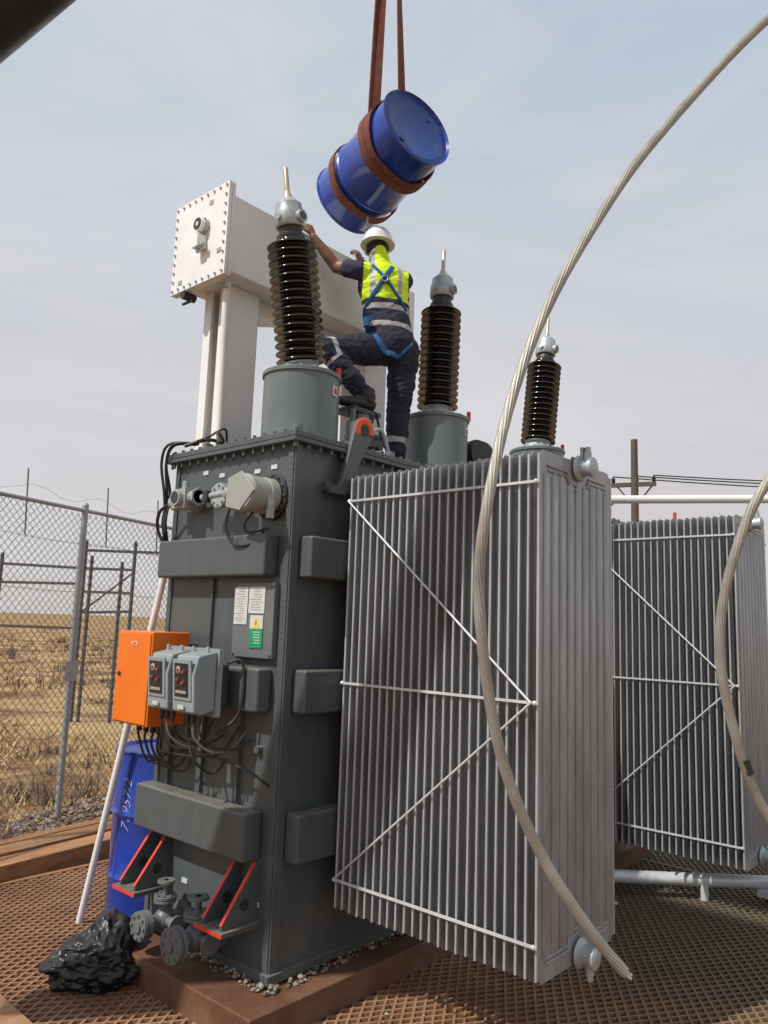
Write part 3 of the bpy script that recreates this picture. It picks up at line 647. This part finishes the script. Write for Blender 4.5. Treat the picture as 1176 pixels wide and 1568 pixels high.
# ------------------------------------------------------------------ overhead cable
b=B(); P=[(2.9,-5.2,4.6),(2.3,-4.2,5.3),(1.5,-3.1,5.35),(1.05,-2.55,5.0),(.67,-2.20,4.57),(.26,-1.85,3.92),(.02,-1.68,3.47),(-.17,-1.58,3.08),(-.31,-1.52,2.70),(-.44,-1.51,2.29),(-.42,-1.47,2.01),(-.36,-1.47,1.68),(-.28,-1.50,1.38),(-.15,-1.57,1.09),(-.02,-1.68,.85),(.09,-1.76,.70)]
b.tube(spline(P,60),.0195,M_cable,60,lobes=12,twist=34)
for k in range(7):
    a=k*.9; q=V((.09,-1.76,.70)); w_=(Xa*math.cos(a)+Ya*math.sin(a))*.009; b.tube([q-V((.01,-.008,-.013))+w_,q+w_*1.2+V((.012,-.010,-.012-.004*(k%3)))],.0042,M_radb,6)
b.build('stranded_cable',recalc=False,ang=80)
b=B(); P=[(1.5,-4.2,4.0),(1.1,-3.0,3.5),(.90,-2.4,2.95),(.73,-2.12,2.52),(.68,-2.01,2.26),(.67,-1.94,1.99),(.70,-1.92,1.75),(.76,-1.94,1.51),(.85,-1.98,1.27),(.95,-2.06,1.06),(1.1,-2.2,.8),(1.35,-2.45,.35),(1.5,-2.6,.02)]
b.tube(spline(P,50),.0195,M_cable,60,lobes=12,twist=34); b.tube([(.812,-1.965,1.375),(.835,-1.975,1.315)],.0215,M_dark,16); b.build('stranded_cable',recalc=False,ang=80)
# ------------------------------------------------------------------ drums
def drum(o,ax,r,h,par):
    b=B()
    prof=[(r*.955,.004),(r*.955,.02),(r*.965,.02),(r*1.012,.0),(r*1.02,.006),(r*1.012,.014),(r*.98,.02),(r*.98,h*.31),(r*1.0,h*.322),(r*1.022,h*.333),(r*1.0,h*.345),(r*.98,h*.357),(r*.98,h*.64),(r*1.0,h*.652),(r*1.022,h*.665),(r*1.0,h*.677),(r*.98,h*.69),(r*.98,h-.02),(r*1.012,h-.014),(r*1.02,h-.006),(r*1.012,h),(r*.965,h-.02),(r*.955,h-.02)]
    b.lathe(o,ax,prof,M_blue,72,caps=False); b.build('shell',par,ang=40)
    b=B(); b.lathe(o,ax,[(.001,h-.020),(r*.80,h-.020),(r*.83,h-.016),(r*.86,h-.020),(r*.96,h-.021)],M_blue2,48,caps=False); b.lathe(o,ax,[(.001,.02),(r*.96,.02)],M_blue2,48,caps=False)
    ax=V(ax).normalized(); e1=ax.orthogonal().normalized(); e2=ax.cross(e1); o=V(o)
    b.cyl(o+ax*(h-.022)+e1*r*.7,o+ax*(h-.008)+e1*r*.7,.026,M_blue2,16); b.cyl(o+ax*(h-.022)-e1*r*.68,o+ax*(h-.012)-e1*r*.68,.014,M_blue2,12)
    b.build('heads_and_bungs',par)
D1=empty('oil_drum'); drum((.33,1.47,-.09),(0,0,1),.315,1.13,D1)
c=bpy.data.curves.new('chalk','FONT'); c.body='71957/2'; c.size=.10; c.offset=-.0022; c.shear=.4; to=bpy.data.objects.new('tmp',c); COL.objects.link(to)
bpy.context.view_layer.update(); me=bpy.data.meshes.new_from_object(to.evaluated_get(bpy.context.evaluated_depsgraph_get())); bpy.data.objects.remove(to)
a0=math.atan2(-fh.y,-fh.x)-.42
for v in me.vertices:
    u_,h_=v.co.y,v.co.x; a=a0-u_/.315; v.co=V((.33+.3115*math.cos(a),1.47+.3115*math.sin(a),.56+h_*.95))
me.materials.clear(); me.materials.append(M_whitep); o=bpy.data.objects.new('chalk_marking',me); COL.objects.link(o); o.parent=D1
D2=empty('oil_drum')
face=V((1.07,.12,5.28)); back=V((1.23,.86,5.13)); ax=(face-back).normalized(); back=face-ax*.86
drum(back,ax,.285,.86,D2)
SL=empty('lifting_sling'); b=B()
e1=(Za-ax*Za.dot(ax)).normalized(); e2=ax.cross(e1)
def loop(t,tilt,wd,R=.305):
    c=back+ax*t; pts=[]
    for k in range(49):
        a=2*math.pi*k/48; pts.append(c+(e1*math.cos(a)+e2*math.sin(a))*R+ax*(tilt*math.cos(a)+.006*math.sin(5*a)))
    vs=[];n=len(pts)-1
    for k in range(n):
        q=pts[k]; rad=(q-c); rad-=ax*rad.dot(ax); rad.normalize()
        for s,h in ((-1,0),(1,0),(1,.012),(-1,.012)): vs.append(q+ax*wd*s+rad*(h-.012))
    fs=[]
    for k in range(n):
        l=(k+1)%n
        for j in range(4): fs.append((k*4+j,k*4+(j+1)%4,l*4+(j+1)%4,l*4+j))
    b.add(vs,fs,M_sling); return pts
l1=loop(.66,.05,.040); loop(.60,.02,.030,.309); l2=loop(.22,.02,.032)
top=V((1.03,.42,7.6))
def band(p,q,wd,n=14,tw=1.2):
    p=V(p);q=V(q); pts=[p+(q-p)*k/n for k in range(n+1)]
    vs=[]
    d=(q-p).normalized()
    for k,c in enumerate(pts):
        a=.5+tw*k/n; s=(r0*math.cos(a)+fh*math.sin(a)); s=(s-d*s.dot(d)).normalized(); t=d.cross(s)
        for i,j in ((-1,-1),(1,-1),(1,1),(-1,1)): vs.append(c+s*wd*i+t*.005*j)
    fs=[]
    for k in range(n):
        for j in range(4): fs.append((k*4+j,k*4+(j+1)%4,(k+1)*4+(j+1)%4,(k+1)*4+j))
    b.add(vs,fs,M_sling)
c1=back+ax*.63; c2=back+ax*.22
band(c1+e1*.28-r0*.16-Za*.04,top-r0*.05,.034); band(c1+e1*.29+r0*.06,top+r0*.03,.030,tw=1.2); band(c1+e1*.28-r0*.13-Za*.03,top-r0*.01,.026,tw=-.9)
band(c2+e1*.30-r0*.06,c1+e1*.30-r0*.12,.026,tw=.3)
b.build('sling_bands',SL,recalc=True)
b=B(); hk=c2-e1*.30; b.tube(spline([hk,hk-Za*.07,hk-Za*.10+r0*.03,hk-Za*.13,hk-Za*.10-r0*.02]),.008,M_silver,8); b.build('shackle',SL)
# white leaning pipe
b=B(); b.cyl((-.07,1.68,0),(-.01,1.13,2.13),.021,M_white,16); b.build('white_pipe')
# plastic bag
me=bpy.data.meshes.new('plastic_bag'); bm=bmesh.new(); bmesh.ops.create_icosphere(bm,subdivisions=6,radius=1)
for v in bm.verts:
    n=v.co.normalized()
    d=.80+.26*noise.noise(n*1.9+V((3,1,7)))+.15*(1-abs(noise.noise(n*2.6+V((1,4,2))))*1.6)+.08*(1-abs(noise.noise(n*4.5+V((5,5,5))))*2)+.02*(1-abs(noise.noise(n*10))*2)
    z=n.z*.15*d
    if n.z>0: z*=.9+.55*max(0,1-((n.x-.25)**2+(n.y+.1)**2)*2.2)
    v.co=V((n.x*.215*d*(1.15 if n.z<.1 else 1),n.y*.225*d*(1.15 if n.z<.1 else 1),max(z,-.09)))
bm.to_mesh(me); bm.free(); me.materials.append(M_bag); me.polygons.foreach_set('use_smooth',[True]*len(me.polygons))
o=bpy.data.objects.new('plastic_bag',me); COL.objects.link(o); o.location=(-.37,.92,.093); o.rotation_euler=(0,0,.5)
# crane boom
b=B(); m0=V((-1.62,-.13,4.125)); dd=V((.12,-.16,.19)).normalized(); cc=m0+V((-.53,.43,.68))*.16; b.cyl(cc-dd*2.5,cc+dd*4,.16,M_boom,28); b.cyl(cc-dd*.9,cc-dd*.8,.175,M_boom,28); b.build('crane_boom')
# bottle litter
b=B(); q=V((.25,3.95,-.09)); d_=V((.9,-.4,0)).normalized(); b.lathe(q,d_,[(.03,0),(.035,.01),(.035,.08),(.033,.085),(.033,.12),(.035,.125),(.034,.17),(.014,.21),(.014,.23)],M_whitep,14); b.lathe(q+d_*.085,d_,[(.0355,0),(.0355,.045)],M_red,14); b.build('plastic_bottle')
# ------------------------------------------------------------------ worker
Wk=empty('worker')
SD=V((.75,-.66,0)).normalized(); FD=V((.66,.75,0)).normalized()
b=B()
def rad(pts,rs,n=20,ref=FD): b.tube(pts,rs,M_navy,n,ref=ref)
tor=[((1.35,.55,3.76),.11,.09),((1.35,.55,3.82),.162,.122),((1.35,.55,3.90),.172,.132),((1.338,.556,4.0),.160,.122),((1.325,.565,4.10),.158,.115),((1.305,.575,4.22),.172,.122),((1.29,.585,4.33),.184,.125),((1.28,.59,4.40),.170,.108),((1.275,.597,4.455),.12,.082),((1.27,.602,4.49),.07,.066),((1.267,.61,4.56),.054,.058)]
rad([t[0] for t in tor],[(t[1],t[2]) for t in tor],28)
shL,elL,wrL=V((1.125,.67,4.41)),V((1.05,.84,4.46)),V((.885,.925,4.655))
shR,elR,wrR=V((1.41,.49,4.385)),V((1.45,.72,4.45)),V((1.385,.915,4.655))
hpL,knL,anL,toL=V((1.26,.62,3.84)),V((.84,.68,3.73)),V((1.07,.50,3.42)),V((.86,.545,3.345))
hpR,knR,anR,toR=V((1.435,.49,3.84)),V((1.455,.54,3.42)),V((1.44,.55,3.0)),V((1.56,.70,2.945))
def limb(P,R):
    b.tube(P,[(r,r) for r in R],M_navy,16); b.ball(P[0],R[0],M_navy); b.ball(P[-1],R[-1],M_navy)
def lerp(a,c,t): return a+(c-a)*t
limb([shL,lerp(shL,elL,.5),elL],[.064,.060,.047]); limb([elL,lerp(elL,wrL,.35),wrL],[.045,.044,.029])
limb([shR,lerp(shR,elR,.5),elR],[.064,.060,.047]); limb([elR,lerp(elR,wrR,.35),wrR],[.045,.044,.029])
b.tube([V((1.27,.60,4.41)),shL],[(.072,.072),(.062,.062)],M_navy,14); b.tube([V((1.28,.59,4.41)),shR],[(.072,.072),(.062,.062)],M_navy,14)
limb([hpL,lerp(hpL,knL,.45),knL],[.112,.102,.076]); limb([knL,lerp(knL,anL,.35),anL+(knL-anL)*.08],[.074,.075,.060])
limb([hpR,lerp(hpR,knR,.45),knR],[.112,.100,.080]); limb([knR,lerp(knR,anR,.35),anR+Za*.03],[.077,.078,.066])
for an,to in ((anL,toL),(anR,toR)):
    d=(to-an); dh=V((d.x,d.y,0)).normalized(); hz=to.z-.02
    b.tube([an+Za*.05,an,V((an.x,an.y,hz+.04))-dh*.01],[(.052,.052),(.050,.052),(.044,.05)],M_boot,14,ref=dh)
    b.ball(V((an.x,an.y,hz+.03))-dh*.02,(.042,.055,.045),M_boot); 
    P=[V((an.x,an.y,hz+.045)),lerp(V((an.x,an.y,hz+.04)),V((to.x,to.y,hz+.03)),.6),V((to.x,to.y,hz+.025))]
    b.tube(P,[(.043,.048),(.047,.040),(.040,.030)],M_boot,14,ref=Za); b.ball(P[-1],(.042,.042,.030),M_boot)
hc=V((1.262,.63,4.625))
b.ball(hc,(.077,.097,.112),M_skin,20,(SD,FD,Za)); b.ball(hc+FD*.03-Za*.06,(.056,.066,.058),M_skin,16,(SD,FD,Za))
b.tube([hc+FD*.092+Za*.015,hc+FD*.115-Za*.025,hc+FD*.096-Za*.032],[.008,.015,.010],M_skin,10)
for s in (-1,1):
    b.ball(hc+SD*.078*s-FD*.005-Za*.01,(.012,.022,.034),M_skin,10,(SD,FD,Za))
b.ball(hc+FD*.085-Za*.062,(.026,.016,.010),M_skin,10,(SD,FD,Za)); b.ball(hc+FD*.078-Za*.095,(.026,.022,.020),M_skin,10,(SD,FD,Za))
o=b.build('body',Wk)
md=o.modifiers.new('r','REMESH'); md.mode='VOXEL'; md.voxel_size=.0065
md=o.modifiers.new('s','SMOOTH'); md.iterations=6; md.factor=.5
bpy.context.view_layer.update()
dg=bpy.context.evaluated_depsgraph_get(); me=bpy.data.meshes.new_from_object(o.evaluated_get(dg)); o.modifiers.clear(); o.data=me; me.name='body'
segs=[('tor',V((1.35,.55,3.78)),V((1.275,.6,4.46)),.16),('neck',V((1.272,.6,4.47)),V((1.267,.61,4.56)),.056),('head',hc-Za*.03,hc+Za*.03,.09),
('uaL',shL,elL,.06),('faL',elL,wrL,.04),('uaR',shR,elR,.06),('faR',elR,wrR,.04),('thL',hpL,knL,.095),('shL',knL,anL,.066),('thR',hpR,knR,.095),('shR',knR,anR,.066),('btL',V((anL.x,anL.y,toL.z+.02)),toL,.045),('btR',V((anR.x,anR.y,toR.z+.02)),toR,.045)]
ML=[M_navy,M_shirt,M_yel,M_refl,M_skin,M_boot,M_sole,M_hair]; me.materials.clear()
for m in ML: me.materials.append(m)
def near(p):
    best=None
    for n_,a,c,r in segs:
        d=c-a; t=max(0,min(1,(p-a).dot(d)/d.length_squared)); q=(p-(a+d*t)).length/r
        if best is None or q<best[0]: best=(q,n_,t)
    return best[1],best[2]
tc_=V((1.30,.58,0))
nrm=[v.normal.copy() for v in me.vertices]
for v in me.vertices:
    n_,t=near(v.co)
    if n_ in('head','neck','faL','faR','btL','btR'): continue
    if n_ in('uaL','uaR') and t>.6: continue
    amp=.011 if n_ in('thL','thR','shL','shR') else .008
    q=v.co
    w1=noise.noise(V((q.x*8,q.y*8,q.z*15)))+.6*(1-2*abs(noise.noise(V((q.x*13+3,q.y*13,q.z*24)))))
    v.co=q+nrm[v.index]*(amp*w1+.003)
for f in me.polygons:
    c=f.center; n_,t=near(c); k=0
    rel=c-tc_; s_=rel.dot(SD)
    if n_=='tor' or (n_ in('uaL','uaR') and t<.05) or (n_ in ('thL','thR') and c.z>3.93):
        z=c.z+.04*s_
        if z>4.19: k=2
        elif z>3.93: k=1
        else: k=0
        if k==2 and (abs(abs(s_+.0)-.100)<.018): k=3
        if 4.115<z<4.155 or 3.99<z<4.025: k=3
        if z>4.20 and abs(s_)>.168 : k=1
    elif n_=='neck': k=4
    elif n_=='head':
        k=4
        r=c-hc
        if r.dot(FD)<.02 and r.z>-.055: k=7
        if r.z>.03: k=7
        if abs(r.dot(SD))>.079: k=4
    elif n_ in('uaL','uaR'): k=1 if t<.68 else 4
    elif n_ in('faL','faR'): k=4
    elif n_ in('thL','thR'):
        k=0
        if n_=='thL' and .90<t<.99: k=3
    elif n_ in('shL','shR'):
        k=0
        if n_=='shR' and .50<t<.60: k=3
        if n_=='shL' and .12<t<.24: k=3
        if t>.93: k=5
    elif n_ in('btL','btR'):
        k=5
        if (n_=='btL' and c.z<toL.z-.033) or (n_=='btR' and c.z<toR.z-.033): k=6
    f.material_index=k; f.use_smooth=True
bv=BVHTree.FromPolygons([v.co.copy() for v in me.vertices],[list(p.vertices) for p in me.polygons])
b=B()
for s in (-1,1):
    e=hc+FD*.086+SD*.031*s+Za*.004; b.ball(e,(.013,.010,.008),M_whitep,10,(SD,FD,Za)); b.ball(e+FD*.007,.005,M_black,8)
    b.tube([e+Za*.018-SD*.016+FD*.004,e+Za*.022+FD*.007,e+Za*.018+SD*.016+FD*.002],.0035,M_hair,6)
b.tube([hc+FD*.099-Za*.062-SD*.02,hc+FD*.103-Za*.064,hc+FD*.099-Za*.062+SD*.02],.003,M_sole,6)
b.build('face_details',Wk)
b=B(); hh=hc+Za*.035
b.tube([hh-Za*.0,hh+Za*.03,hh+Za*.06,hh+Za*.09,hh+Za*.112,hh+Za*.122],[(.112,.134),(.110,.131),(.102,.120),(.082,.096),(.045,.052),(.004,.004)],M_helmet,32,ref=FD)
b.tube([hh-Za*.012,hh-Za*.001],[(.128,.150),(.116,.138)],M_helmet,32,ref=FD)
b.tube([hh-Za*.012+FD*.12,hh-Za*.014+FD*.155,hh-Za*.020+FD*.175],[(.09,.008),(.075,.006),(.04,.004)],M_helmet,16,ref=Za)
for s in (-.028,0,.028): b.tube([hh+SD*s+FD*(.118*math.cos(a))+Za*(.118*math.sin(a)*(1 if s==0 else .975)) for a in [math.radians(12+k*156/14) for k in range(15)]],.008,M_helmet,8)
b.build('hard_hat',Wk,ang=50)
def hand(name,w,fd,cd,thumb):
    b=B(); fd=fd.normalized(); cd=(cd-fd*cd.dot(fd)).normalized(); sd_=fd.cross(cd).normalized()
    b.tube([w-fd*.02,w+fd*.015,w+fd*.05,w+fd*.085],[(.026,.022),(.031,.018),(.041,.016),(.040,.013)],M_skin,14,ref=cd)
    for i,(o_,l) in enumerate(((-.030,.068),(-.010,.078),(.010,.074),(.030,.058))):
        base=w+fd*.078+sd_*o_; d1=(fd*1+cd*.25+sd_*o_*2).normalized(); d2=(fd*.35+cd*1).normalized(); d3=(cd*1-fd*.35).normalized()
        p1=base+d1*l*.42; p2=p1+d2*l*.34; p3=p2+d3*l*.28
        b.tube([base,p1,p2,p3],[.0098,.0092,.0084,.006],M_skin,10); b.ball(p1,.0095,M_skin,8); b.ball(p2,.0086,M_skin,8); b.ball(p3,.0062,M_skin,8)
    tb=w+fd*.03+sd_*.030*thumb; t1=tb+(sd_*thumb*.8+fd*.7+cd*.2).normalized()*.036; t2=t1+(fd*.8+cd*.6+sd_*thumb*.15).normalized()*.030
    b.tube([tb,t1,t2],[.0135,.0105,.008],M_skin,10); b.ball(t1,.0105,M_skin,8); b.ball(t2,.008,M_skin,8)
    o=b.build(name,Wk); md=o.modifiers.new('r','REMESH'); md.mode='VOXEL'; md.voxel_size=.003; md.use_smooth_shade=True; md=o.modifiers.new('s','SMOOTH'); md.iterations=3
hand('left_hand',wrL,V((-.15,.22,.65)),V((0,1,0)),1)
hand('right_hand',wrR,V((-.1,.25,.65)),V((0,1,0)),-1)
def onback(s,z,off=.008,back=1):
    t=(z-3.78)/.70; c=V((1.35,.55,3.78)).lerp(V((1.275,.6,4.46)),t); org=c+SD*s-FD*.5*back
    h=bv.ray_cast(org,FD*back)
    if h[0] is None: return c+SD*s-FD*.12*back
    return h[0]-FD*back*off
def strap(pts,wd=.018,m=M_harn):
    b.tube(pts,[(wd,.0035)]*len(pts),m,8,ref=FD)
def line(s0,z0,s1,z1,n=10,back=1): return [onback(s0+(s1-s0)*k/n,z0+(z1-z0)*k/n,.007,back) for k in range(n+1)]
b=B()
strap(line(.075,4.46,-.155,4.13)); strap(line(-.075,4.46,.145,4.13),.011); strap(line(.085,4.46,.12,4.1,back=-1)); strap(line(-.085,4.46,-.12,4.1,back=-1))
strap(line(-.150,4.14,-.160,3.98,5),.020); strap(line(-.160,3.99,-.04,3.79,8),.022); strap(line(.05,3.77,.165,3.88,8),.012); strap(line(-.04,3.79,.05,3.77,4),.020)
c=onback(-.005,4.335,.012); b.obox(c,(.055,.008,.06),M_harn,(SD,FD,Za)); b.tube([c-FD*.010+(SD*math.cos(a)+Za*math.sin(a))*.022 for a in [k*.5236 for k in range(13)]],.004,M_silver,8)
c=onback(-.150,4.03,.018); b.obox(c,(.045,.02,.06),M_harn,(SD,FD,Za)); b.obox(c-FD*.012,(.025,.006,.03),M_silver,(SD,FD,Za))
b.build('safety_harness',Wk)
